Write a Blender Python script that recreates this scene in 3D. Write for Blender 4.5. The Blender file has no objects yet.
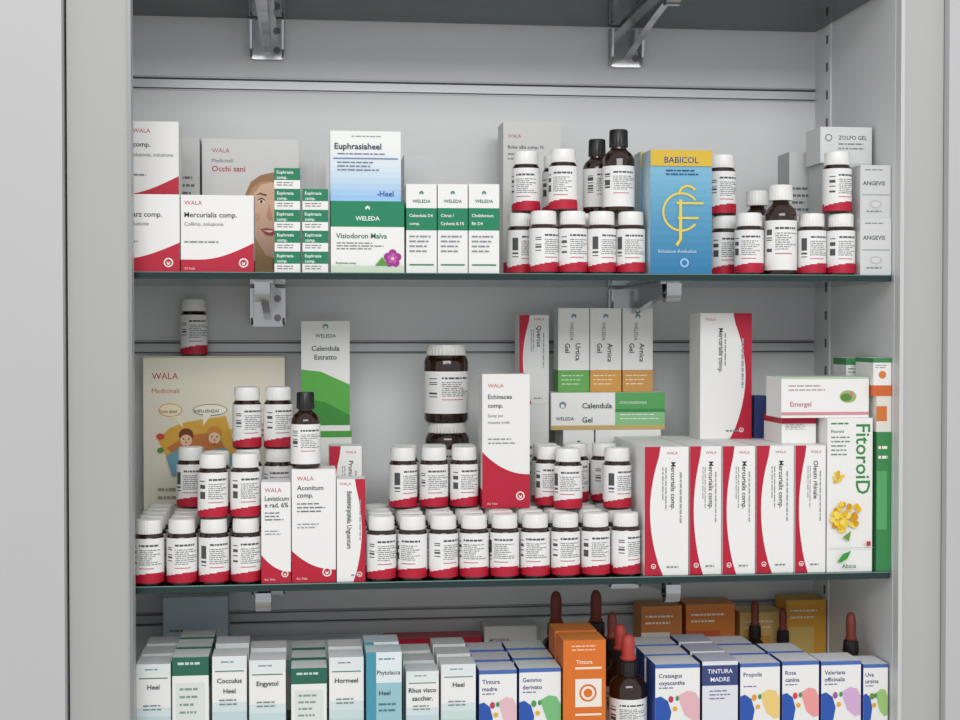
import bpy, math, random
from mathutils import Vector, Matrix, Euler
random.seed(7)
S=bpy.context.scene
S.view_settings.view_transform='Standard'
S.view_settings.look='None'
COL=S.collection
# ------------------------------------------------------------ camera (calibrated from the photo)
FPX=1480.0; CAMY=-1.47; CAMZ=1.5
cd=bpy.data.cameras.new('camera'); cam=bpy.data.objects.new('camera',cd); COL.objects.link(cam)
cd.sensor_width=36; cd.lens=FPX/960*36; cd.clip_start=.05
cam.location=(0,CAMY,CAMZ)
cam.rotation_euler=(math.radians(90-1.16),0,math.radians(-6.8))
S.camera=cam
RM=cam.rotation_euler.to_matrix()
def W(px,py,y):
    d=RM@Vector(((px-480)/FPX,(360-py)/FPX,-1))
    t=(y-CAMY)/d.y
    return d.x*t, CAMZ+d.z*t
# ------------------------------------------------------------ materials
MC={}
def lin(c): return c/12.92 if c<=.04045 else ((c+.055)/1.055)**2.4
def hexrgb(h):
    return tuple(lin(int(h[i:i+2],16)/255) for i in (0,2,4))
def mat(key):
    if key in MC: return MC[key]
    m=bpy.data.materials.new('m_'+key); m.use_nodes=True
    nt=m.node_tree; p=nt.nodes['Principled BSDF']
    kind,h=(key.split(':')+[None])[:2] if ':' in key else ('card',key)
    p.inputs['Base Color'].default_value=(*hexrgb(h),1)
    if kind=='card':
        p.inputs['Roughness'].default_value=.5; p.inputs['Specular IOR Level'].default_value=.35
    elif kind=='plastic': p.inputs['Roughness'].default_value=.38
    elif kind=='glass':
        p.inputs['Roughness'].default_value=.08; p.inputs['Coat Weight'].default_value=.3
    elif kind=='rubber': p.inputs['Roughness'].default_value=.55
    elif kind=='chrome':
        p.inputs['Metallic'].default_value=1; p.inputs['Roughness'].default_value=.14
    elif kind=='alu':
        p.inputs['Metallic'].default_value=.3; p.inputs['Roughness'].default_value=.4
    elif kind=='paint':
        p.inputs['Roughness'].default_value=.45
        n=nt.nodes.new('ShaderNodeTexNoise'); n.inputs['Scale'].default_value=3
        tc=nt.nodes.new('ShaderNodeTexCoord'); nt.links.new(tc.outputs['Object'],n.inputs['Vector'])
        mx=nt.nodes.new('ShaderNodeMix'); mx.data_type='RGBA'
        c=hexrgb(h); mx.inputs[6].default_value=(*[x*.95 for x in c],1); mx.inputs[7].default_value=(*[min(1,x*1.04) for x in c],1)
        nt.links.new(n.outputs['Fac'],mx.inputs[0]); nt.links.new(mx.outputs[2],p.inputs['Base Color'])
    elif kind=='edge':
        p.inputs['Roughness'].default_value=.15
    elif kind=='sheet':
        nt.nodes.remove(p); out=nt.nodes['Material Output']
        t=nt.nodes.new('ShaderNodeBsdfTransparent'); t.inputs[0].default_value=(.94,.97,.96,1)
        g=nt.nodes.new('ShaderNodeBsdfGlossy'); g.inputs['Roughness'].default_value=.04; g.inputs[0].default_value=(.9,.95,.95,1)
        fr=nt.nodes.new('ShaderNodeFresnel'); fr.inputs[0].default_value=1.45
        mx=nt.nodes.new('ShaderNodeMixShader')
        nt.links.new(fr.outputs[0],mx.inputs[0]); nt.links.new(t.outputs[0],mx.inputs[1]); nt.links.new(g.outputs[0],mx.inputs[2])
        nt.links.new(mx.outputs[0],out.inputs[0])
    MC[key]=m; return m
# ------------------------------------------------------------ mesh builder
class B:
    def __init__(s): s.v=[];s.f=[];s.mi=[];s.ml=[];s.sm=[]
    def m(s,k):
        if k not in s.ml: s.ml.append(k)
        return s.ml.index(k)
    def face(s,pts,k,sm=False):
        n=len(s.v); s.v+= [tuple(p) for p in pts]; s.f.append(tuple(range(n,n+len(pts)))); s.mi.append(s.m(k)); s.sm.append(sm)
    def box(s,x0,x1,y0,y1,z0,z1,k,ks=None,kt=None):
        ks=ks or k; kt=kt or k
        s.face([(x0,y0,z0),(x1,y0,z0),(x1,y0,z1),(x0,y0,z1)],k)
        s.face([(x1,y1,z0),(x0,y1,z0),(x0,y1,z1),(x1,y1,z1)],k)
        s.face([(x0,y1,z0),(x0,y0,z0),(x0,y0,z1),(x0,y1,z1)],ks)
        s.face([(x1,y0,z0),(x1,y1,z0),(x1,y1,z1),(x1,y0,z1)],ks)
        s.face([(x0,y0,z1),(x1,y0,z1),(x1,y1,z1),(x0,y1,z1)],kt)
        s.face([(x0,y1,z0),(x1,y1,z0),(x1,y0,z0),(x0,y0,z0)],kt)
    def lathe(s,prof,seg=32,rib=None,cx=0,cy=0):
        rings=[]
        for (r,z,k) in prof:
            ring=[]
            for i in range(seg):
                a=2*math.pi*i/seg
                rr=r*(.955 if (k and k.startswith('R|') and i%2) else 1)
                ring.append(len(s.v)); s.v.append((cx+rr*math.cos(a),cy+rr*math.sin(a),z))
            rings.append(ring)
        for j in range(len(prof)-1):
            k=prof[j][2].replace('R|','')
            for i in range(seg):
                i2=(i+1)%seg
                s.f.append((rings[j][i],rings[j][i2],rings[j+1][i2],rings[j+1][i])); s.mi.append(s.m(k)); s.sm.append(True)
        s.f.append(tuple(reversed(rings[0]))); s.mi.append(s.m(prof[0][2].replace('R|',''))); s.sm.append(False)
        s.f.append(tuple(rings[-1])); s.mi.append(s.m(prof[-1][2].replace('R|',''))); s.sm.append(False)
    def mesh(s,name):
        me=bpy.data.meshes.new(name); me.from_pydata(s.v,[],s.f)
        for k in s.ml: me.materials.append(mat(k))
        me.polygons.foreach_set('material_index',s.mi); me.polygons.foreach_set('use_smooth',s.sm)
        me.update()
        if any(s.sm): me.set_sharp_from_angle(angle=math.radians(38))
        return me
def obj(name,me,loc=(0,0,0),rz=0,parent=None):
    o=bpy.data.objects.new(name,me); COL.objects.link(o); o.location=loc; o.rotation_euler=(0,0,rz)
    if parent: o.parent=parent
    return o
def empty(name,loc=(0,0,0)):
    o=bpy.data.objects.new(name,None); COL.objects.link(o); o.location=loc; o.empty_display_size=.05; return o
# ------------------------------------------------------------ text
TC={}
def textgeo(t,bold):
    if (t,bold) in TC: return TC[(t,bold)]
    c=bpy.data.curves.new('t','FONT'); c.body=t; c.size=1; c.resolution_u=2; c.offset=.013*bold
    o=bpy.data.objects.new('t',c); COL.objects.link(o); bpy.context.view_layer.update()
    me=bpy.data.meshes.new_from_object(o.evaluated_get(bpy.context.evaluated_depsgraph_get()))
    vs=[(v.co.x,v.co.y) for v in me.vertices]; fs=[tuple(p.vertices) for p in me.polygons]
    bpy.data.objects.remove(o); bpy.data.curves.remove(c); bpy.data.meshes.remove(me)
    x0=min([v[0] for v in vs] or [0]); x1=max([v[0] for v in vs] or [1])
    vs=[(x-x0,y) for x,y in vs]
    TC[(t,bold)]=(vs,fs,max(x1-x0,.01)); return TC[(t,bold)]
class Face:
    def __init__(s,b,w,h,d): s.b=b;s.w=w;s.h=h;s.d=d;s.l=0
    def p(s,u,v): return (u*s.w-s.w/2,-.00008*s.l,s.h*(1-v))
    def rect(s,u0,v0,u1,v1,k):
        s.l+=1; s.b.face([s.p(u0,v1),s.p(u1,v1),s.p(u1,v0),s.p(u0,v0)],k)
    def poly(s,pts,k):
        s.l+=1; s.b.face([s.p(u,v) for u,v in pts],k)
    def ell(s,cu,cv,r,k,ry=None,n=20):
        ry=ry or r   # mm
        s.poly([(cu+r/1000*math.cos(a)/s.w, cv-ry/1000*math.sin(a)/s.h) for a in [2*math.pi*i/n for i in range(n)]],k)
    def text(s,t,u,v,mm,k,maxw=.9,rot=0,al='L',bold=1):
        vs,fs,wd=textgeo(t,bold); s.l+=1
        sc=mm/1000/.7; L=(s.h if rot else s.w)*maxw
        sx=min(sc,L/wd)
        if sx<sc*.6: sc=sx/.6
        tw=wd*sx; off=0 if al=='L' else (-tw/2 if al=='C' else -tw)
        x0,_,z0=s.p(u,v); n=len(s.b.v); y=-.00008*s.l
        for x,yv in vs:
            a=x*sx+off; c=yv*sc
            if rot==0: s.b.v.append((x0+a,y,z0+c))
            elif rot==-90: s.b.v.append((x0+c,y,z0-a))
            else: s.b.v.append((x0-c,y,z0+a))
        k=s.b.m(k)
        for f in fs: s.b.f.append(tuple(i+n for i in f)); s.b.mi.append(k); s.b.sm.append(False)
    def lines(s,u0,v0,u1,v1,n,k='8a8d90',th=.35):
        s.l+=1; r=random.Random(n*7+int(u0*50)+int(v0*90))
        dv=(v1-v0)/n
        for i in range(n):
            u=u0; e=u1-(u1-u0)*r.random()*.35
            while u<e:
                L=min(e-u,(.002+.006*r.random())/s.w)
                a=v0+i*dv
                s.b.face([s.p(u,a+dv*th),s.p(u+L,a+dv*th),s.p(u+L,a),s.p(u,a)],k)
                u+=L+.0011/s.w
    def vlines(s,u0,v0,u1,v1,n,k='8a8d90'):
        s.l+=1; r=random.Random(n*3+int(u0*50)); du=(u1-u0)/n
        for i in range(n):
            v=v0; e=v1-(v1-v0)*r.random()*.35
            while v<e:
                L=min(e-v,(.002+.006*r.random())/s.h); a=u0+i*du
                s.b.face([s.p(a,v+L),s.p(a+du*.35,v+L),s.p(a+du*.35,v),s.p(a,v)],k); v+=L+.0011/s.h
    def wrap(s,v0,v1,k):
        z0=s.h*(1-v1); z1=s.h*(1-v0)
        for sg in(-1,1):
            x=sg*(s.w/2+.0001)
            q=[(x,s.d,z0),(x,0,z0),(x,0,z1),(x,s.d,z1)]
            s.b.face(q if sg<0 else q[::-1],k)
WH='f1f0ee'; RED='bd1c38'; GRN='0f7a52'; DK='3a3c40'; OFF='dfe0df'
def carton(px0,px1,pyt,base,y,t,fn,ks=None,kt=None,k=WH,name='medicine_box',rz=0,ztop=None,rows=None):
    pm=pyt+40
    x0=W(px0,pm,y)[0]; x1=W(px1,pm,y)[0]; z1=ztop if ztop is not None else W((px0+px1)/2,pyt,y)[1]
    w=x1-x0-.0006; h=z1-base-.0002
    b=B(); b.box(-w/2,w/2,0,t,0,h,k,ks or k,kt or k)
    b.face([(-w/2+.001,.0012,h+.0001),(w/2-.001,.0012,h+.0001),(w/2-.001,.0016,h+.0001),(-w/2+.001,.0016,h+.0001)],'a9a9a6')
    f=Face(b,w,h,t)
    if fn: fn(f)
    me=b.mesh(name)
    o=obj(name,me,((x0+x1)/2,y,base+.0001),rz)
    if rows:
        for dy in rows: obj(name,me,((x0+x1)/2,y+dy,base+.0001),0)
    return base+h+.0002
# ------------------------------------------------------------ designs
def logo(f,u,v,r=4.2):
    f.ell(u,v,r,WH); f.ell(u,v,r*.72,RED)
    f.poly([(u-r*.4/1000/f.w,v-r*.3/1000/f.h),(u,v+r*.1/1000/f.h),(u+r*.4/1000/f.w,v-r*.3/1000/f.h),(u+r*.25/1000/f.w,v+r*.45/1000/f.h),(u-r*.25/1000/f.w,v+r*.45/1000/f.h)],WH)
def wala_l(title,sub,sub2='',shift=0):
    def fn(f):
        pts=[(0,1),(1,1)]+[(1-i/12,.62+.22*math.sin(math.pi/2*min(1,i/9))) for i in range(13)]
        f.poly(pts,RED); f.wrap(.84,1,RED)
        f.text('WALA',.05+shift,.13,4.2,RED,.3,bold=0)
        f.text(title,.05+shift,.29,5,DK,.88-shift)
        f.text(sub,.05+shift,.40,3.6,'55585c',.7,bold=0)
        if sub2: f.text(sub2,.05+shift,.50,3.6,'55585c',.6,bold=0)
        f.lines(.05+shift,.60,.6,.66,1,'8a8d90'); f.text('50 Fiale',.05+shift,.97,2.4,'f3d9dc',.3,bold=0)
        logo(f,.86,.88,4.6)
    return fn
def wala_p(title,t2,sub,top=.66):
    def fn(f):
        pts=[(0,1),(1,1)]+[(1-i/12,top+.17-.17*(i/12)**2.2) for i in range(13)]
        f.poly(pts,RED); f.wrap(.86,1,RED)
        f.text('WALA',.12,.10,4.0,RED,.6,bold=0)
        f.text(title,.12,.185,4.6,DK,.82); f.text(t2,.12,.25,4.6,DK,.8)
        for i,s in enumerate(sub.split('|')): 
            if s: f.text(s,.12,.32+.05*i,3.0,'606468',.8,bold=0)
        if not sub: f.lines(.12,.30,.85,.40,3,'707378')
        f.lines(.12,.48,.7,.54,2,'9a9da0')
        f.text('Ad. Fiale',.1,.975,2.2,'f3d9dc',.4,bold=0)
        logo(f,.8,.91,min(4.6,f.w*1000*.12))
    return fn
def wala_v(title,right=False,txt=True):
    def fn(f):
        pts=[(0,0),(0,1),(.42,1)]+[( .42-.30*math.sin(math.pi*i/12)**.8, 1-i/12) for i in range(1,12)]+[(.36,0)]
        if right: pts=[(1-u,v) for u,v in pts][::-1]
        f.poly(pts,RED)
        if txt:
            f.text('WALA',.5 if not right else .1,.06,2.8,RED,.42,bold=0)
            f.text(title,.60 if not right else .36,.12,4.8,DK,.56,rot=-90)
            f.vlines(.40,.16,.54,.5,2,'8a8d90'); f.vlines(.8,.2,.92,.6,1,'a0a3a6')
        f.lines(.5,.93,.9,.97,1,'8a8d90')
        logo(f,.2 if not right else .8,.93,2.6)
    return fn
def eu(f):
    f.rect(0,0,1,.58,'14805a'); f.wrap(0,.58,'14805a')
    f.text('Euphrasia',.1,.27,3,'f4f8f4',.7); f.text('comp.',.1,.52,3,'f4f8f4',.4)
    f.lines(.1,.68,.8,.92,2,'6c7074')
def heel_big(f):
    for i in range(12):
        q=max(0,(i-2)/9)**1.5
        f.rect(0,i/12,1,(i+1)/12,'%02x%02xee'%(int(0xf0-(0xf0-0x9c)*q),int(0xf2-(0xf2-0xc6)*q)))
    f.lines(.3,.07,.75,.1,1,'8a8d90'); f.text('Euphrasiaheel',.06,.26,6,'1c2a50',.88)
    f.lines(.1,.32,.9,.36,1,'4d5a90'); f.rect(.04,.385,.96,.40,'5878b8')
    f.lines(.1,.44,.7,.60,3,'75809a'); f.text('-Heel',.66,.93,5.4,'1b4fa0',.32)
def visio(f):
    f.rect(0,0,1,.36,'11835a'); f.wrap(0,.36,'11835a')
    f.text('WELEDA',.5,.27,4.2,'f4f8f4',.5,al='C'); f.ell(.5,.1,2.4,'e0efe6'); f.ell(.5,.12,1.4,'11835a')
    f.text('Visiodoron Malva',.07,.52,5,'0d7049',.86); f.lines(.08,.58,.75,.70,3,'6c7074')
    f.text('Euphrasia comp',.07,.88,2.2,'0d7049',.4)
    f.rect(0,.9,1,1,'cfe0c8')
    for a in range(5):
        t=a*1.2566+.3; f.ell(.84+.07*math.cos(t),.80-.075*math.sin(t),3.9,'a0308c')
        f.ell(.84+.04*math.cos(t),.80-.045*math.sin(t),2.2,'c45ab4')
    f.ell(.84,.80,1.5,'e8d8a0'); f.poly([(.6,.9),(.7,.78),(.78,.9)],'5c9a3c')
def wel_s(t1,t2):
    def fn(f):
        f.rect(0,.27,1,.52,'11835a'); f.wrap(.27,.52,'11835a')
        f.ell(.5,.1,2.2,'5c8c78'); f.ell(.5,.12,1.2,WH); f.text('WELEDA',.5,.21,3.2,'0d6a48',.75,al='C')
        f.text(t1,.1,.37,3,'f4f8f4',.85); f.text(t2,.1,.46,3,'f4f8f4',.8)
        f.lines(.1,.58,.85,.80,4,'90959a'); f.rect(.1,.90,.9,.915,'11835a')
    return fn
def generic(a='9fb8c4',b2='6c7478',txt='',band=None):
    def fn(f):
        if txt: f.text(txt,.1,.2,3.6,DK,.85)
        f.lines(.1,.28,.8,.5,4,b2)
        if band: f.rect(0,band[0],1,band[1],a); f.wrap(band[0],band[1],a)
    return fn
def occhi(f):
    f.text('WALA',.1,.10,4.6,RED,.3,bold=0); f.text('Medicinali',.1,.17,4,'5a5d60',.4,bold=0)
    f.text('Occhi sani',.1,.235,6,'b03440',.5)
    f.poly([(.40,1),(.40,.60),(.43,.42),(.50,.31),(.60,.26),(.72,.24),(1,.24),(1,1)],'a67c58')
    f.poly([(.44,1),(.43,.62),(.46,.44),(.52,.35),(.6,.31),(.72,.30),(.72,1)],'c09a70')
    f.poly([(.50,.52),(.53,.40),(.60,.33),(.72,.31),(1,.32),(1,.8),(.82,.88),(.66,.84),(.55,.72)],'e4bba2')
    f.poly([(.55,.405),(.60,.385),(.67,.40),(.66,.412),(.60,.40)],'7a5238')
    f.ell(.61,.45,3.6,'f5efe8',1.6); f.ell(.61,.45,1.6,'4a3c34'); f.poly([(.575,.445),(.61,.43),(.65,.445),(.65,.438),(.61,.42),(.575,.436)],'5a4030')
    f.poly([(.69,.46),(.665,.56),(.69,.585),(.73,.58)],'d09a80')
    f.poly([(.60,.65),(.66,.64),(.72,.65),(.8,.66),(.72,.70),(.65,.69)],'b84a4c'); f.poly([(.62,.657),(.74,.66),(.70,.675)],'f4efea')
    f.ell(.56,.56,4,'e0a890')
def babi(f):
    for i in range(16):
        q=i/15; f.rect(0,i/16,1,(i+1)/16,'%02x%02x%02x'%(int(0x8c-0x5c*q),int(0xc4-0x48*q),int(0xdc-0x30*q)))
    f.rect(0,0,1,.13,'dcb83a'); f.text('BABICOL',.5,.105,6.2,'23508c',.85,al='C')
    f.lines(.25,.16,.8,.22,2,'1c4d86')
    Y='e6d058'
    def arc(r,a0,a1,th,n=16,cy=.50,cx=.5):
        o=[];i_=[]
        for i in range(n+1):
            a=math.radians(a0+(a1-a0)*i/n)
            o.append((cx+r*math.cos(a)/f.w/1000,cy-r*math.sin(a)/f.h/1000)); i_.append((cx+(r-th)*math.cos(a)/f.w/1000,cy-(r-th)*math.sin(a)/f.h/1000))
        f.poly(o+i_[::-1],Y)
    arc(20,40,150,2.2); arc(20,150,320,2.2)
    arc(10,30,180,2.4,cy=.36,cx=.6)
    f.rect(.46,.40,.51,.72,Y); f.rect(.42,.42,.86,.438,Y); f.rect(.44,.54,.78,.558,Y); f.poly([(.46,.72),(.51,.72),(.44,.78),(.40,.76)],Y)
    f.text('Soluzione Analcolica',.12,.83,3.4,'dce8f4',.8,bold=0); f.ell(.55,.91,4.6,'a8d0e8'); f.ell(.55,.91,3,'2e7cb8')
def bolus(f):
    f.text('WALA',.08,.10,3.6,RED,.4,bold=0); f.text('Bolus alba comp. N',.08,.17,3.6,DK,.85); f.lines(.08,.2,.6,.26,2)
    f.poly([(0,.9),(1,.8),(1,1),(0,1)],RED)
def angevis(f):
    f.lines(.15,.08,.8,.14,1); f.text('ANGEVIS',.08,.38,4.2,'44484c',.86); f.rect(.05,.55,.95,.57,'a8acae')
    f.ell(.5,.74,7,'c4c5c4',4.5); f.ell(.5,.74,4.6,'dadbda',2.6); f.lines(.2,.86,.8,.94,1)
def zolfo(f):
    f.text('ZOLFO GEL',.35,.35,4.2,'4a4e50',.6); f.lines(.35,.45,.9,.7,2); f.ell(.16,.3,4,'8a9094'); f.ell(.16,.3,2.6,OFF)
def estratto(f):
    f.ell(.5,.05,3.2,'7aa08c'); f.ell(.5,.06,1.8,WH); f.text('WELEDA',.5,.15,4,'4a7a66',.6,al='C')
    f.text('Calendula',.5,.27,5.4,'2c4a40',.82,al='C'); f.text('Estratto',.5,.35,5.4,'2c4a40',.62,al='C')
    f.poly([(0,.44),(.4,.46),(1,.58),(1,1),(0,1)],'5cb04a'); f.poly([(0,.70),(.5,.74),(1,.86),(1,1),(0,1)],'3c9038')
    f.rect(0,.95,1,1,'f0f0ec')
def gelv(t,c1,c2):
    def fn(f):
        f.ell(.5,.10,3,'7a92a0'); f.ell(.5,.115,1.7,WH); f.text('WELEDA',.38,.17,4,'5c707c',.22,rot=-90,bold=0)
        a,b2=t.split(' '); f.text(a,.56,.42,5.6,'2c3a44',.3,rot=-90); f.text(b2,.22,.42,5.6,'2c3a44',.3,rot=-90)
        f.rect(0,.74,1,1,c1); f.lines(.1,.80,.9,.95,3,c2,th=.22); f.wrap(.74,1,c1)
    return fn
def gelh(f):
    f.rect(.56,0,1,1,'5aa860'); f.rect(.56,.5,1,1,'8cc48c'); f.rect(.56,.44,1,.53,'3c8e4a')
    f.rect(0,.88,1,1,'c8b070')
    f.ell(.1,.33,4,'7a92a0'); f.ell(.1,.36,2.2,WH); f.text('WELEDA',.04,.74,3.6,'4a6272',.16)
    f.text('Calendula',.27,.42,6.0,'2c4a40',.28); f.text('Gel',.27,.80,6.0,'2c4a40',.12)
    f.text('CON CALENDULA',.6,.3,2.6,'f0f6f0',.36); f.lines(.6,.58,.95,.8,2,'e6f2e6',th=.25)
def walamed(f):
    f.rect(0,0,1,1,'ece7d6'); f.rect(.0,.0,1,.01,'c9c3b0')
    f.text('WALA',.06,.115,7,RED,.25,bold=0); f.text('Medicinali',.06,.185,5.4,'c87030',.4,bold=0)
    f.poly([(.10,.42),(.18,.36),(.30,.33),(.58,.30),(.66,.50),(.5,.58),(.2,.56)],'e2b044')
    f.poly([(.16,.46),(.3,.40),(.52,.38),(.6,.50),(.3,.55)],'c87a3c')
    f.ell(.19,.27,13,'f0a040',7.5); f.ell(.19,.27,12,'f8efcf',6.6); f.poly([(.2,.30),(.26,.30),(.28,.36)],'f8efcf'); f.text('Drin drin!',.115,.285,3.4,'8a3a18',.17)
    f.ell(.47,.27,19,'8a7a58',6.5); f.ell(.47,.27,18.2,'faf6e6',5.7); f.poly([(.42,.29),(.48,.29),(.42,.35)],'faf6e6'); f.text('INFLUENZA?',.36,.283,3.4,'3a3a30',.23)
    for cu,cv,hc,sc in ((.30,.41,'7a3c20','f0c8a4'),(.50,.40,'d89038','f2ceb0')):
        f.ell(cu,cv-.015,8,hc,7.5); f.ell(cu,cv+.012,6.6,sc,6.4)
        f.ell(cu-.018,cv+.005,.9,'30261e'); f.ell(cu+.018,cv+.005,.9,'30261e'); f.ell(cu,cv+.022,1.1,'d86858'); f.ell(cu,cv+.040,1.8,'b83838',.7)
    f.poly([(.16,.50),(.24,.465),(.42,.475),(.58,.46),(.64,.52),(.58,.60),(.2,.60)],'6ea4b8')
    f.ell(.12,.40,4.5,'d84838',3.2); f.ell(.12,.47,3.5,'58903c',3); f.ell(.63,.38,4,'e8c030',3.2)
    f.ell(.78,.27,10,'f4b8b8',4.5); f.text('Tosse?',.72,.28,3,'8a3a50',.13)
    f.lines(.66,.34,.94,.42,3,'b86050',th=.3); f.lines(.1,.66,.9,.9,6,'a09a88',th=.3)
def fito(f):
    f.text('FitoroiD',.64,.04,15,'3c8a44',.52,rot=-90)
    f.lines(.08,.03,.5,.06,1,'3c8a44'); f.text('Fitoroid',.08,.095,3,'3c7a44',.42); f.lines(.08,.12,.5,.26,5,'6c8a70',th=.3)
    r=random.Random(3)
    for i in range(14):
        a=r.random()*6.28; q=r.random(); f.ell(.24+.13*q*math.cos(a),.38-.05*q*math.sin(a),2,['e0b020','f0d050'][i%2],n=8)
    for i in range(40):
        a=r.random()*6.28; q=r.random()**.5
        f.ell(.40+.30*q*math.cos(a),.635-.095*q*math.sin(a)-.02*math.cos(a),3.0,['e8b818','f2cf3c','d89a10','f6dc60'][i%4],n=9)
    f.poly([(.32,.77),(.5,.73),(.45,.80)],'6c9a3c')
    f.rect(0,.84,1,.843,'9ac09a'); f.poly([(.2,.93),(.32,.88),(.5,.86),(.42,.91),(.28,.935)],'3c9a3c'); f.text('Aboca',.3,.97,4,'2c6a34',.42)
    f.rect(.84,.80,.93,.83,'c03038')
def horiz(f):
    f.rect(0,.0,1,.05,'b8d0b0'); f.lines(.08,.2,.5,.4,2,'b09090',th=.3); f.text('Emergel',.10,.72,5,'c07a84',.36)
    f.ell(.76,.48,9,'9cb46c',6.5); f.ell(.74,.5,6,'5c8a3c',4); f.ell(.8,.42,2,'d87a88'); f.rect(0,.86,1,.93,'d89098')
def heel(t1,t2='',c='7fb6c0',top=WH):
    def fn(f):
        f.rect(0,.0,1,.12,'e4ebea'); f.lines(.25,.05,.8,.09,1,'7c9a98')
        for i in range(6):
            q=i/5; f.rect(0,.45+.09*i,1,min(1,.45+.09*(i+1)+.01),'%02x%02x%02x'%(int(0xd8-(0xd8-int(c[0:2],16))*q),int(0xe4-(0xe4-int(c[2:4],16))*q),int(0xe6-(0xe6-int(c[4:6],16))*q)))
        f.rect(.08,.14,.92,.15,'3c8a80'); f.text(t1,.5,.26,4.6,'2a3c44',.86,al='C')
        if t2: f.text(t2,.5,.36,4.6,'2a3c44',.7,al='C')
        f.lines(.2,.42,.8,.5,2,'7a8c92')
    return fn
def heelb(t1,t2=''):
    def fn(f):
        f.rect(0,0,1,1,'9cc8d0'); f.rect(.0,.0,.28,1,'4c9ab0'); f.rect(.28,.0,1,.30,'e4eef0'); f.wrap(0,1,'7ab4c0')
        f.lines(.35,.06,.9,.10,1,'5a8a96'); f.text(t1,.3,.22,4.4,'22404c',.66); f.text(t2,.36,.42,4.4,'22404c',.6)
        f.lines(.35,.5,.9,.62,2,'4a7a86',th=.3)
    return fn
def greenb(f):
    f.rect(0,.0,1,.18,'2c6a58'); f.lines(.15,.05,.8,.12,1,'c8dcd4'); f.rect(.1,.25,.9,.75,'dfe6e2'); f.lines(.2,.3,.8,.6,4,'8a9c96',th=.3); f.wrap(.0,.3,'3a7466')
def tint(a,b2,col,blob='c04060'):
    def fn(f):
        f.rect(0,0,1,.05,'4a6fb8'); f.wrap(0,1,'3a5aa8')
        f.text(a,.08,.17,4.2,'2c3a78',.86); f.text(b2,.08,.26,4.2,'2c3a78',.84)
        f.lines(.08,.29,.5,.33,1,'6a74a0')
        f.poly([(.50,.40),(.72,.34),(.90,.36),(1,.46),(1,.70),(.86,.72),(.66,.64)],col)
        f.poly([(0,.42),(.12,.40),(.28,.46),(.36,.60),(.30,.76),(.12,.92),(0,.95)],'2e58b0'); f.ell(.35,.44,2.6,blob,3.4); f.ell(.49,.43,1.8,'3c9a50',2.6); f.ell(.44,.56,2.4,'e8b030')
    return fn
def tintblue(f):
    f.rect(0,0,1,1,'e4e6ec'); f.rect(0,.05,1,.30,'3c4a80'); f.text('TINTURA',.5,.15,4.4,'f0f0f4',.8,al='C'); f.text('MADRE',.5,.25,4.4,'f0f0f4',.7,al='C')
    f.lines(.2,.36,.8,.5,3,'6a74a0',th=.3); f.wrap(0,1,'34427a')
def orange(f):
    f.rect(0,0,1,1,'e0762c'); f.wrap(0,1,'d06a22'); f.lines(.2,.05,.8,.12,2,'f4d8b8',th=.3); f.text('Tintura',.3,.22,4,'f8e8d4',.6)
    f.rect(.28,.25,.9,.27,'f6e6d0'); f.rect(.28,.36,.9,.62,'f3ece2'); f.ell(.58,.49,9,'e0762c'); f.ell(.58,.49,7,'f3ece2'); f.ell(.58,.49,4.5,'e0762c'); f.rect(.28,.68,.9,.70,'f6e6d0')
def creamb(c1,c2,t=''):
    def fn(f):
        f.rect(0,.0,1,1,c1); f.rect(0,.28,.7,.7,c2); f.wrap(0,1,c1)
        if t: f.text(t,.1,.6,5,'3a5a30',.6)
        f.lines(.1,.1,.8,.24,2,'f8f0e0',th=.3)
    return fn
def whiteor(f):
    f.rect(0,0,1,.12,'3c8a50'); f.rect(0,.72,1,1,'d86a34'); f.ell(.5,.44,4,'e08040'); f.lines(.1,.18,.9,.3,2,'8a8d90',th=.3); f.wrap(.72,1,'d86a34'); f.wrap(0,.12,'3c8a50')
# ------------------------------------------------------------ bottle meshes
AMB='glass:2a1509'
def label(b,r,z0,z1,seed,red=True,span=360,nr=44):
    R=random.Random(seed); nc=72
    bars=[R.random()<.5 for _ in range(60)]
    words={}
    for j in range(nr):
        if j%2==0:
            row=[];i=0
            while i<nc:
                L=R.randint(2,7); row+= [1]*L+[0]; i+=L+1
            words[j]=(row,R.uniform(.62,.9))
    def colf(u,v,i,j):
        if red and v< .14+.09*math.sin((u-.1)*2.4): return 'card:'+RED
        if .15<u<.29 and .36<v<.84: return 'card:505255' if bars[j] else 'card:'+WH
        if .36<u<.92:
            if .82<v<.87 and u<.8: return 'card:505358' if words.get(j-j%2,([1]*80,1))[0][i] else 'card:'+WH
            if .40<v<.78 and j in words and words[j][0][i] and u<words[j][1]: return 'card:7c7f84'
            if .3<v<.36 and u<.7 and j%2==0: return 'card:c86a76'
        return 'card:'+WH
    n0=len(b.v)
    for j in range(nr+1):
        z=z0+(z1-z0)*j/nr
        for i in range(nc+1):
            a=math.pi+math.pi*i/nc
            b.v.append((r*math.cos(a),r*math.sin(a),z))
    for j in range(nr):
        for i in range(nc):
            u=(i+.5)/nc; v=(j+.5)/nr
            q=n0+j*(nc+1)+i
            b.f.append((q,q+1,q+nc+2,q+nc+1)); b.mi.append(b.m(colf(u,v,i,j))); b.sm.append(True)
    n0=len(b.v); rows=[z0,z0+(z1-z0)*.17,z1]
    for z in rows:
        for i in range(17):
            a=math.pi*i/16; b.v.append((r*math.cos(a),r*math.sin(a),z))
    for j in range(2):
        for i in range(16):
            q=n0+j*17+i; b.f.append((q,q+1,q+18,q+17)); b.mi.append(b.m('card:'+(RED if red and j==0 else WH))); b.sm.append(True)
HB=.064; RB=.0148
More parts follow.
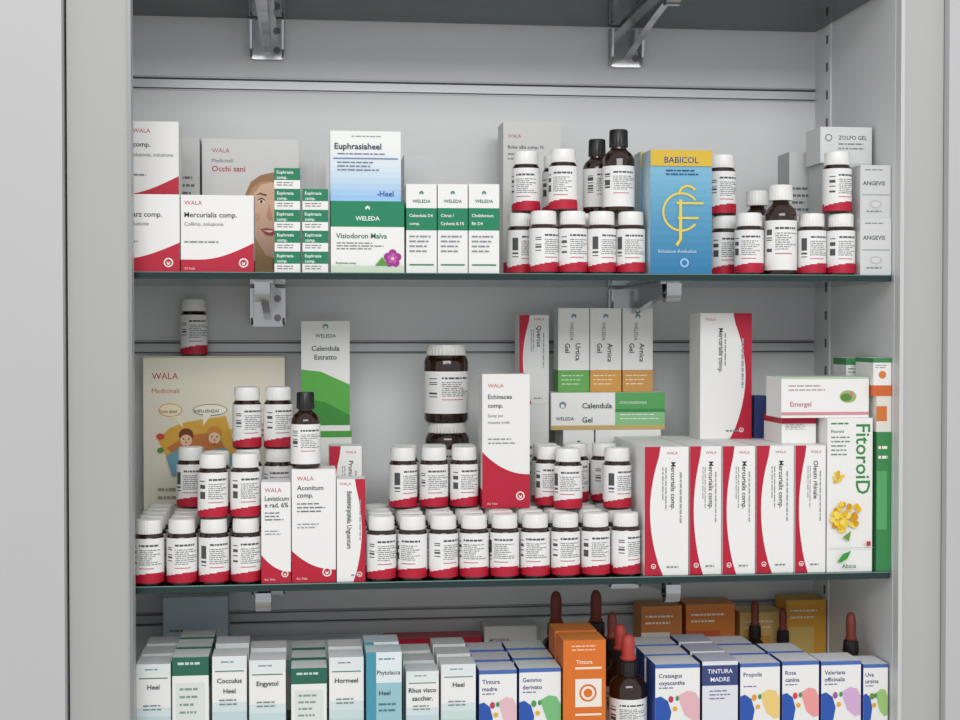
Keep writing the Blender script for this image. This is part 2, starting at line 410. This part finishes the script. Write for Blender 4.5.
def pill_mesh(seed):
    b=B(); cap='plastic:f3f2ef'
    b.lathe([(RB-.0012,0,AMB),(RB,.0012,AMB),(RB,.0455,AMB),(RB-.0008,.0475,AMB),(.0118,.0505,AMB),(.0112,.052,AMB)],32)
    b.lathe([(.0128,.0500,'R|'+cap),(.0131,.0512,'R|'+cap),(.0131,.0620,'R|'+cap),(.0124,.0633,cap),(.0108,.0638,cap)],56)
    label(b,RB+.0002,.0020,.0458,seed)
    return b.mesh('pill_bottle')
PM=[pill_mesh(s) for s in (1,2,3,4)]
def amber_mesh(r,h,cap,seed,caph=.018,lab=(.12,.62),red=False,capr=None):
    b=B(); capr=capr or r*.58
    zb=h-caph
    b.lathe([(r-.0015,0,AMB),(r,.0018,AMB),(r,zb*.78,AMB),(r*.97,zb*.83,AMB),(r*.85,zb*.89,AMB),(r*.62,zb*.94,AMB),(r*.5,zb*.97,AMB),(r*.48,h-caph+.003,AMB)],36)
    b.lathe([(capr,zb,'R|'+cap),(capr,zb+.003,'R|'+cap),(capr*.97,h-.0015,'R|'+cap),(capr*.88,h-.0002,cap)],48)
    label(b,r+.0002,h*lab[0],h*lab[1],seed,red=red)
    return b.mesh('amber_bottle')
def dropper_mesh(r,h,bulb,seed):
    b=B(); zb=h*.62
    b.lathe([(r-.0015,0,AMB),(r,.0018,AMB),(r,zb*.80,AMB),(r*.96,zb*.87,AMB),(r*.8,zb*.94,AMB),(r*.52,zb,AMB),(r*.45,zb+.006,AMB)],36)
    k='plastic:1e1c1c'
    b.lathe([(r*.56,zb+.001,'R|'+k),(r*.58,zb+.003,'R|'+k),(r*.54,zb+.014,'R|'+k),(r*.42,zb+.0155,k)],40)
    z=zb+.0155; L=h-z
    b.lathe([(r*.40,z,bulb),(r*.44,z+.002,bulb),(r*.34,z+.004,bulb),(r*.35,z+L*.3,bulb),(r*.37,z+L*.6,bulb),(r*.34,z+L*.8,bulb),(r*.25,z+L*.94,bulb),(r*.1,h,bulb)],28)
    label(b,r+.0002,h*.06,h*.42,seed,red=False)
    return b.mesh('dropper_bottle')
def jar_mesh(r,h,seed):
    b=B(); cap='plastic:e4e2dc'
    b.lathe([(r-.002,0,AMB),(r,.003,AMB),(r,h*.78,AMB),(r*.93,h*.84,AMB),(r*.8,h*.88,AMB)],40)
    b.lathe([(r*.86,h*.865,'R|'+cap),(r*.88,h*.88,'R|'+cap),(r*.88,h*.975,'R|'+cap),(r*.83,h,cap)],64)
    label(b,r+.0002,h*.12,h*.66,seed,red=False)
    return b.mesh('medicine_jar')
def pill(px,y,z):
    x=W(px,(CAMZ-z)*1000+300,y)[0]
    obj('pill_bottle',random.choice(PM),(x,y,z+.0001),random.uniform(-.5,.4))
# ------------------------------------------------------------ cabinet shell
YB=.24
zA=W(480,273,0)[1]; zB=W(480,580,0)[1]; zC=W(480,752,0)[1]; zT=W(480,-32,0)[1]
xr=W(894,300,0)[0]; xl=W(96,300,0)[0]
TOPZ=2.25
cab=empty('display_cabinet',((xl+xr)/2,0,0))
def part(name,b):
    me=b.mesh(name); o=obj(name,me); o.parent=cab; o.matrix_parent_inverse=Matrix.Translation(cab.location).inverted(); return o
PNT='paint:dddedf'
b=B()
rails=[W(480,89,YB)[1],W(480,347,YB)[1],W(480,612,YB)[1]]
rails=[rails[0]+ (rails[0]-rails[1])]+rails+[rails[2]-(rails[1]-rails[2])]
RH=.016
prev=TOPZ
for r in rails:
    b.box(xl,xr,YB,YB+.018,r+RH/2,prev,PNT); prev=r-RH/2
b.box(xl,xr,YB,YB+.018,.1,prev,PNT)
part('back_panel',b)
b=B()
for r in rails:
    b.box(xl,xr,YB+.004,YB+.016,r-RH/2,r+RH/2,'alu:6c6f72')
    b.box(xl,xr,YB-.001,YB+.004,r+RH/2-.0020,r+RH/2-.0001,'alu:a0a3a5')
    b.box(xl,xr,YB+.0005,YB+.004,r-RH/2+.0030,r+RH/2-.0038,'alu:c9cccd')
    b.box(xl,xr,YB-.001,YB+.004,r-RH/2+.0001,r-RH/2+.0014,'alu:b0b3b5')
part('slot_rails',b)
b=B()
b.box(xr,xr+.018,.0,YB+.018,.1,TOPZ,'paint:dadbdb'); b.box(xl-.018,xl,.0,YB+.018,.1,TOPZ,'paint:dadbdb')
b.box(xr-.002,xr,.185,.205,.1,TOPZ,'paint:dcdedd')
z=.2
while z<TOPZ-.05:
    b.box(xr-.0024,xr-.002,.192,.198,z,z+.010,'card:5c5e60'); z+=.032
b.box(xl-.018,xr+.018,.0,YB+.018,TOPZ,TOPZ+.02,PNT); b.box(xl-.018,xr+.018,.0,YB+.018,0,.1,PNT)
part('side_panels',b)
def xx(px,y): return W(px,330,y)[0]
b=B(); FR='paint:c3c2c4'
b.box(xx(68,-.03),xx(131.5,-.03),-.03,-.006,0,TOPZ,'paint:b2b3b1')
b.box(xx(128.5,-.032),xx(132,-.032),-.032,-.0302,0,TOPZ,'alu:909293')
b.box(xx(-60,-.03),xx(70,-.03),-.0055,.014,0,TOPZ,'paint:77797a')
b.box(xx(-260,-.045),xx(63,-.045),-.045,-.008,0,TOPZ,FR)
b.box(xr+.0015,xx(942,-.012),-.012,-.001,0,TOPZ,'paint:b9b9b8')
b.box(xr+.0006,xr+.0046,-.014,-.0005,0,TOPZ,'paint:d0d0d0')
b.box(xx(935,-.012),xx(1000,-.012),-.0005,.014,0,TOPZ,'paint:77797a')  # dark backing: paints in the shadow line between post and outer panel
b.box(xx(946,-.02),xx(1260,-.02),-.024,-.002,0,TOPZ,FR)
part('front_frame',b)
# ------------------------------------------------------------ glass shelves and brackets
TH=.007
def shelf(zt):
    b=B(); x0=xl+.001; x1=xr-.003
    E='edge:16302e'
    c=.0008
    b.face([(x0,0,zt-c),(x1,0,zt-c),(x1,c,zt),(x0,c,zt)],'edge:6f8f8a')
    b.face([(x0,0,zt-TH),(x1,0,zt-TH),(x1,0,zt-c),(x0,0,zt-c)],E)
    b.face([(x0,c,zt),(x1,c,zt),(x1,YB-.006,zt),(x0,YB-.006,zt)],'sheet:ffffff')
    b.face([(x0,YB-.006,zt-TH),(x1,YB-.006,zt-TH),(x1,0,zt-TH),(x0,0,zt-TH)],'sheet:ffffff')
    b.face([(x1,YB-.006,zt-TH),(x0,YB-.006,zt-TH),(x0,YB-.006,zt),(x1,YB-.006,zt)],E)
    b.face([(x0,YB-.006,zt-TH),(x0,0,zt-TH),(x0,0,zt),(x0,YB-.006,zt)],E)
    b.face([(x1,0,zt-TH),(x1,YB-.006,zt-TH),(x1,YB-.006,zt),(x1,0,zt)],E)
    return obj('glass_shelf',b.mesh('glass_shelf'))
def bracket(px,zt):
    x=W(px,300,YB)[0]; z=zt-TH-.0002; b=B(); C='chrome:b4b6b8'
    y1=YB-.0015; y0=y1-.006
    def prism(prof,xa,xb):
        L=[(xa,p[0],p[1]) for p in prof]; R=[(xb,p[0],p[1]) for p in prof]
        b.face(L,C); b.face(R[::-1],C)
        for i in range(len(prof)):
            j=(i+1)%len(prof); b.face([L[j],L[i],R[i],R[j]],C)
    hw=.020; rr=.006; zb_=-.046
    pts=[(-hw,-.002),(-hw,zb_+rr)]+[(-hw+rr-rr*math.cos(a),zb_+rr-rr*math.sin(a)) for a in [math.pi/2*i/5 for i in range(1,6)]]+[(hw-rr+rr*math.sin(a),zb_+rr-rr*math.cos(a)) for a in [math.pi/2*i/5 for i in range(0,6)]]+[(hw,-.002)]
    n=len(pts)
    fr=[(p[0],y0,p[1]) for p in pts]; bk=[(p[0],y1,p[1]) for p in pts]
    b.face(fr,C); b.face(bk[::-1],C)
    for i in range(n):
        j=(i+1)%n; b.face([bk[i],bk[j],fr[j],fr[i]],C)
    prism([(y0,-.004),(y0,-.044),(y0-.010,-.036),(y0-.014,-.004)],-.019,-.0165)
    prism([(y0,-.004),(y0,-.044),(y0-.010,-.036),(y0-.014,-.004)],.0165,.019)
    prism([(y0,-.001),(y0,-.038),(.17,-.030),(.10,-.020),(.04,-.014),(.03,-.014),(.03,-.001)],-.004,.004)
    prism([(y0,0),(y0,-.003),(.02,-.003),(.02,0)],-.010,.010)
    nose=[(.034,-.003),(.034,-.010)]+[(.014+.012*math.cos(a),-.011-.011*math.sin(a)) for a in [math.pi*i/10 for i in range(1,11)]]+[(.002,-.002),(.006,-.0015),(.0065,-.009)]+[(.014-.0075*math.cos(a),-.011-.006*math.sin(a)) for a in [math.pi*i/8 for i in range(1,8)]]+[(.024,-.003)]
    prism(nose,-.0075,.0075)
    for dz in (-.014,-.036):
        nn=12; c=[(.0042*math.cos(2*math.pi*i/nn)+ .011,y0-.002,dz+.0042*math.sin(2*math.pi*i/nn)) for i in range(nn)]
        b.face(c,'chrome:707274')
        for i in range(nn):
            j=(i+1)%nn; b.face([c[i],c[j],(c[j][0],y0,c[j][2]),(c[i][0],y0,c[i][2])][::-1],C)
    obj('shelf_bracket',b.mesh('shelf_bracket'),(x,0,z))
for z in (zT,zA,zB,zC):
    shelf(z)
    for px in (268,624): bracket(px,z)
# ============================================================ SHELF A
t=carton(98,180,194,zA,.008,.04,wala_l('Flui/Quarz comp.','Collirio soluzione','',.1))
s1=carton(98,180,209,zA,.052,.05,None)
carton(98,179,121,s1,.054,.045,wala_l('comp.','oluzione, soluzione','',.38))
carton(180.5,254,195,zA,.008,.04,wala_l('Mercurialis comp.','Collirio, soluzione'))
carton(202,299,139,zA,.16,.03,occhi,k='dedddb',name='display_leaflet_carton')
carton(178,200,137,zA,.16,.05,generic(),k='cfd0cf')
for px0,px1,n,top in ((273.5,300,5,168),(301.5,328,4,189)):
    z=zA; zt=W(px0,top,.01)[1]; hh=(zt-zA)/n
    for i in range(n):
        z=carton(px0+(i%2)*.3,px1,0,z,.008,.045,eu,ztop=z+hh)
t=carton(330.5,404.5,201,zA,.008,.042,visio)
carton(330,401,131,t,.012,.036,heel_big,k='dfe6ee')
for p0,p1,a,c in ((406,437,'Calendula D4','comp.'),(437.5,468,'Citrus /','Cydonia 0,1%'),(468.5,499.5,'Chelidonium','Rh D4')):
    carton(p0,p1,184,zA,.008,.032,wel_s(a,c))
carton(404,436,155,zA,.12,.05,generic('b8c4c8'),k='cfd1d1')
carton(312,326,157,zA,.12,.04,generic(band=(.4,.6),a=RED),k='cfcfcd')
carton(503,561,122,zA,.165,.045,bolus,k='d9d8d4')
for px in (543.5,572.5,601.5,630.5): pill(px,.021,zA)
for px in (521,552,583,614): pill(px,.0530,zA)
for px in (521,556,600): pill(px,.0850,zA)
pill(526,.0530,zA+HB); pill(563,.030,zA+HB)
AM1=amber_mesh(.0165,.085,'plastic:141416',11,.018,(.06,.55),capr=.0098)
obj('amber_bottle',AM1,(W(618.5,160,.032)[0],.032,zA+HB+.0002),-.1)
AM2=amber_mesh(.0150,.080,'plastic:141416',12,.018,(.10,.6),capr=.0092)
obj('amber_bottle',AM2,(W(597,160,.072)[0],.072,zA+HB+.0002),.2)
pill(556,.0850,zA+HB)
carton(650,712,150,zA,.004,.036,babi,k='8cb8d4',ks='b9cfdc')
carton(640,700,152,zA,.045,.03,babi,k='9cb4c4',ks='c3d0d8')
pill(724,.060,zA); pill(722,.060,zA+HB)
pill(749,.021,zA)
pill(754,.0545,zA)
AM3=amber_mesh(.0166,.093,'plastic:ecebe6',13,.016,(.05,.60),capr=.0125)
obj('amber_bottle',AM3,(W(780.5,230,.021)[0],.021,zA+.0001),-.2)
AM4=amber_mesh(.0155,.093,'plastic:ecebe6',14,.016,(.05,.60),capr=.012)
obj('amber_bottle',AM4,(W(757,230,.0855)[0],.0855,zA+.0001),.1)
pill(811.5,.021,zA); pill(840.5,.019,zA); pill(837,.019,zA+HB)
pill(806,.0535,zA)
t=carton(860,891.5,218,zA,.006,.03,angevis,k='d8d9d9'); carton(860,891,165,t,.008,.028,angevis,k='d4d5d5')
t=carton(824,872,163,zA,.05,.05,generic(),k='cccdcd'); carton(820,872,127,t,.052,.045,zolfo,k='dcdedd')
carton(789,817,152,zA,.11,.04,generic(),k='cfd0d0',ks='b9bbbb')
# ============================================================ SHELF B
clA=empty('pill_bottle_cluster',(W(200,560,.05)[0],.05,zB))
def cp(par,px,y,z,x=None):
    if x is None: x=W(px,(CAMZ-z)*1000+310,y)[0]
    o=obj('bottle',random.choice(PM),(x-par.location.x,y-par.location.y,z+.0001-par.location.z),random.uniform(-.5,.4)); o.parent=par
    return x
rows=[.0200,.0515,.083,.1145,.146]
xs=[W(px,560,.02)[0] for px in (149,182,214,246)]
for i,xc in enumerate(xs):
    for j,y in enumerate(rows):
        cp(clA,0,y,zB,x=xc)
x4=xs[3]+.031
for y in rows[2:4]: cp(clA,0,y,zB,x=x4)
cp(clA,0,rows[3],zB+HB,x=xs[1]+.002)
cp(clA,0,rows[0]+.002,zB+HB,x=xs[2]-.001); cp(clA,0,rows[0]+.004,zB+HB,x=xs[3]-.0005)
cp(clA,0,rows[1]+.003,zB+HB,x=xs[2]+.0005)
cp(clA,0,rows[2]+.002,zB+HB,x=xs[3]); cp(clA,0,rows[2]+.002,zB+HB,x=x4)
cp(clA,0,rows[2]+.002,zB+HB*2,x=xs[3]-.001); cp(clA,0,rows[2]+.002,zB+HB*2,x=x4)
t=carton(143,285,356,zB,.2,.035,walamed,name='display_leaflet_carton',k='e3dfd2')
pill(194,.2175,t)
carton(261,291,482,zB,.006,.033,wala_p('Levisticum','e rad. 6%','',.72))
tA=carton(291.5,336,469,zB,.006,.036,wala_p('Aconitum','comp.','',.72))
carton(336.5,365.5,479,zB,.006,.036,wala_v('Berberis pumila Unguentum',right=True))
AM5=amber_mesh(.0146,.076,'plastic:141416',15,.017,(.06,.58),capr=.009)
obj('amber_bottle',AM5,(W(305.5,440,.022)[0],.022,tA+.0001),.1)
carton(329,362,446,zB,.085,.035,wala_v('Prunus spinosa comp.'))
t=carton(301,352,431,zB,.17,.04,generic('4fa444',band=(.0,.05)))
carton(301,350,321,t,.172,.032,estratto)
clB=empty('pill_bottle_cluster',(W(505,560,.05)[0],.05,zB))
xs=[W(px,560,.02)[0] for px in (381.5,412.5,443.3,474,504.5,535,565.3,595.5,625.5)]
for i,xc in enumerate(xs):
    for j,y in enumerate(rows[:4]): cp(clB,0,y,zB,x=xc)
for i in (1,2,3):
    for y in (.146,.1775): cp(clB,0,y,zB,x=xs[i])
for px,y in ((403,.083),(434,.083),(464,.083),(405,.1145),(434,.1145),(464,.1145)): cp(clB,px,y,zB+HB)
JM=jar_mesh(.0245,.085,21); JM2=jar_mesh(.0245,.085,22)
xj=W(447,400,.158)[0]
obj('medicine_jar',JM,(xj,.158,zB+HB+.0002)); obj('medicine_jar',JM2,(xj-.001,.158,zB+HB+.0854),.15)
carton(482,530,374,zB+HB,.066,.036,wala_p('Echinacea','comp.','Spray per|mucosa orale',.58),ks='e8e6e4')
for px,y in ((568,.0515),(549,.082),(545,.1145),(575,.1145),(604,.1145),(617,.0515)):
    cp(clB,px,y,zB+HB)
t1=carton(563,594,430,zB,.165,.055,wel_s('Calendula','Gel'))
carton(596,662,0,zB,.165,.055,generic('5aa860',band=(.1,.4)),ztop=t1)
t=carton(551,665,392.5,t1,.165,.055,gelh)
for p0,p1,tt,c1,c2 in ((558,589.5,'Urtica Gel','6cae5c','d6ead0'),(590,621.5,'Arnica Gel','d8a050','f6e6c8'),(622.5,653,'Arnica Gel','d09c58','f6e6c8')):
    carton(p0,p1,308,t,.182,.032,gelv(tt,c1,c2))
s2=carton(520,549,404,zB,.168,.04,generic(),k=OFF)
carton(519,549,315,s2,.170,.034,wala_v('Quercus'),k=OFF)
ZR=W(720,446,.008)[1]
for i,(p0,p1,nm) in enumerate(((645.5,690,'Mercurialis comp.'),(691,723,'Mercurialis comp.'),(724,757,'Mercurialis comp.'),(758,796,'Mercurialis comp.'),(797,828,'Oleum rhinale'))):
    carton(p0,p1,0,zB,.006+.002*(i%2),.15,wala_v(nm),ztop=ZR)
carton(700,752,313,ZR,.105,.045,wala_v('Mercurialis comp.',right=True),ks='e6e4e2')
carton(754,770,396,ZR,.11,.03,generic('34427a',band=(0,1)),k='56608c')
zf=W(850,418,.006)[1]
carton(829,875,0,zB,.006,.045,fito,ztop=zf)
carton(783,818,0,ZR,.03,.06,generic(RED,band=(.0,.25),txt='WALA'),ztop=zf)
carton(781,869,377,zf,.012,.05,horiz,kt='e8eee4')
t=carton(876.5,891.5,432,zB,.004,.05,creamb('3c8a50','5aa868'))
t=carton(876,891.5,396,t,.004,.05,creamb('e4e2d8','d87838'),k='e4e2d8')
carton(873,891.5,358,t,.004,.05,whiteor)
carton(846,862,358,zf,.065,.04,whiteor)
carton(830,862,0,zB,.06,.05,generic(),ztop=zf)
carton(779,816,395,zB,.185,.04,generic(),k=OFF)
# ============================================================ SHELF C
carton(163,228,597,zC,.19,.04,generic(),k='b9c6d0',kt='d0d8dc')
r2=(.048,.096)
carton(136,171,664,zC,.006,.036,heel('Heel'),kt='e8ecec',rows=r2)
carton(172,209,657,zC,.006,.038,greenb,kt='e8ecea',rows=r2)
carton(212,247,656,zC,.006,.036,heel('Cocculus','Heel'),kt='eef0f0',rows=(.060,))
carton(249,286,660,zC,.003,.036,heel('Engystol','',c='8cc4c0'),kt='eef0f0',rows=(.056,))
carton(291,327,668,zC,.006,.036,greenb,kt='e8ecea',rows=r2)
carton(329,364,657,zC,.006,.036,heel('Hormeel','',c='9ccac0'),kt='eef0f0',rows=(.050,))
carton(366,402,652,zC,.003,.036,heelb('Phytolacca','Heel'),kt='d8e8ec',rows=(.048,))
carton(406,439,671,zC,.006,.034,heel('Rhus visco','sacchar.'),kt='e8ecec',rows=r2)
carton(441,476,664,zC,.006,.034,heel('Heel','',c='9ccab4'),kt='e4ece8',rows=r2)
carton(479,517,670,zC,.006,.038,tint('Tintura','madre','e8c0c8'),kt='e6e8ee',rows=r2)
carton(519,561,668,zC,.006,.038,tint('Gemmo','derivato','7cc080','50a050'),kt='e6eee8',rows=r2)
carton(563,606,640,zC,.002,.040,orange,kt='e68a3c',rows=(.048,))
carton(655,700,664,zC,.006,.040,tint('Crataegus','oxyacantha','e8b8c0'),kt='f0f0f4',rows=r2)
carton(702,738,661,zC,.006,.040,tintblue,kt='c8ccdc',rows=r2)
carton(740,780,663,zC,.006,.040,tint('Propolis','','f0d080','f0a030'),kt='f0f0f4',rows=r2)
carton(782,819,661,zC,.006,.040,tint('Rosa','canina','f0a0a0','e04050'),kt='f0f0f4',rows=(.048,))
carton(821,861,661,zC,.006,.040,tint('Valeriana','officinalis','d8b0d8','a060a0'),kt='f0f0f4')
carton(863,888,664,zC,.006,.040,tint('Uva','ursina','a0c878','709040'),kt='f0f0f4')
carton(641,682,606,zC,.185,.04,creamb('d88848','f2eee6','GSE'),kt='e09a5c')
carton(686,735,604,zC,.185,.04,creamb('e0843c','d8643c'),kt='e89a58')
carton(786,826,600,zC,.185,.04,creamb('e8a840','e0c070'),kt='eec060')
carton(740,783,612,zC,.185,.04,creamb('e8c070','d8a048'),kt='eed090')
carton(484,537,626,zC,.19,.035,generic(txt='MYSTERIA'),k='d8d6d4')
carton(385,482,638,zC,.19,.035,generic(RED,band=(0,1)),k='b83848',kt='c85a64')
carton(240,380,640,zC,.19,.035,generic('8cc4c0',band=(.3,.5)),k='c8d0d0')
DR='rubber:b8413a'; DR2='rubber:7a3428'
def dropper(px,top,y,r,bulb,seed):
    x,zt=W(px,top,y); obj('dropper_bottle',dropper_mesh(r,zt-zC-.0002,bulb,seed),(x,y,zC+.0001),random.uniform(-.3,.3))
dropper(628,634,.026,.0195,DR,31)
dropper(620,624,.070,.0165,DR,35)
dropper(556,591,.160,.0175,DR2,32); dropper(596,590,.160,.0175,DR2,33)
dropper(612,612,.112,.0145,DR2,37)
dropper(755,600,.164,.0125,DR2,34)
dropper(783,608,.164,.0125,DR2,36)
dropper(851,612,.066,.0150,DR2,38)
# ============================================================ room
b=B(); b.box(-3,3,-4,.6,-.02,0,'paint:b8b2a8'); obj('floor',b.mesh('floor'))
b=B(); b.box(-3,3,.27,.33,0,2.8,'paint:d8d8d6'); obj('wall_back',b.mesh('wall_back'))
w=bpy.data.worlds.new('world'); S.world=w; w.use_nodes=True
bg=w.node_tree.nodes['Background']; bg.inputs[0].default_value=(.96,.98,1,1); bg.inputs[1].default_value=.72
def area(name,loc,rot,sx,sy,p,c=(1,.99,.98)):
    l=bpy.data.lights.new(name,'AREA'); l.shape='RECTANGLE'; l.size=sx; l.size_y=sy; l.energy=p; l.color=c
    o=bpy.data.objects.new(name,l); COL.objects.link(o); o.location=loc; o.rotation_euler=rot
area('ceiling_light',(.1,-2.9,2.75),(math.radians(62),0,0),2.4,.8,46)
# ---- layout self-check: no two products may share space
bpy.context.view_layer.update()
L=[]
for o in bpy.data.objects:
    if o.type!='MESH' or o.parent==cab or o.name.startswith(('floor','wall','glass','shelf_b')): continue
    M=o.matrix_world; xs_=[v.co for v in o.data.vertices]
    cyl=('bottle' in o.name or 'jar' in o.name)
    lx=[v.x for v in xs_]; ly=[v.y for v in xs_]; lz=[v.z for v in xs_]
    L.append((o.name,cyl,M.translation.x,M.translation.y,min(lx),max(lx),min(ly),max(ly),M.translation.z,M.translation.z+max(lz)))
out=[]
for i in range(len(L)):
    a=L[i]
    if a[2]+a[5]>xr+.0002: out.append(('WALL',a[0],round(a[2]+a[5]-xr,4)))
    if a[3]+a[7]>YB+.0005: out.append(('BACK',a[0]))
    for j in range(i+1,len(L)):
        c=L[j]
        if min(a[9],c[9])-max(a[8],c[8])<.0008: continue
        if a[1] and c[1]:
            d=math.hypot(a[2]-c[2],a[3]-c[3])-a[5]-c[5]
            if d<-.0006: out.append((a[0],c[0],round(d*1000,1)))
        elif a[1] or c[1]:
            q,e=(a,c) if a[1] else (c,a)
            dx=max(e[2]+e[4]-q[2],0,q[2]-e[2]-e[5]); dy=max(e[3]+e[6]-q[3],0,q[3]-e[3]-e[7])
            d=math.hypot(dx,dy)-q[5]
            if d<-.0006: out.append((a[0],c[0],round(d*1000,1)))
        else:
            ox=min(a[2]+a[5],c[2]+c[5])-max(a[2]+a[4],c[2]+c[4]); oy=min(a[3]+a[7],c[3]+c[7])-max(a[3],c[3])
            if ox>.0005 and oy>.0005: out.append((a[0],c[0],round(ox*1000,1),round(oy*1000,1)))
if out: raise RuntimeError(' ; '.join(' '.join(map(str,q)).replace('medicine_box','MB').replace('pill_bottle','PB') for q in out)[:3500])
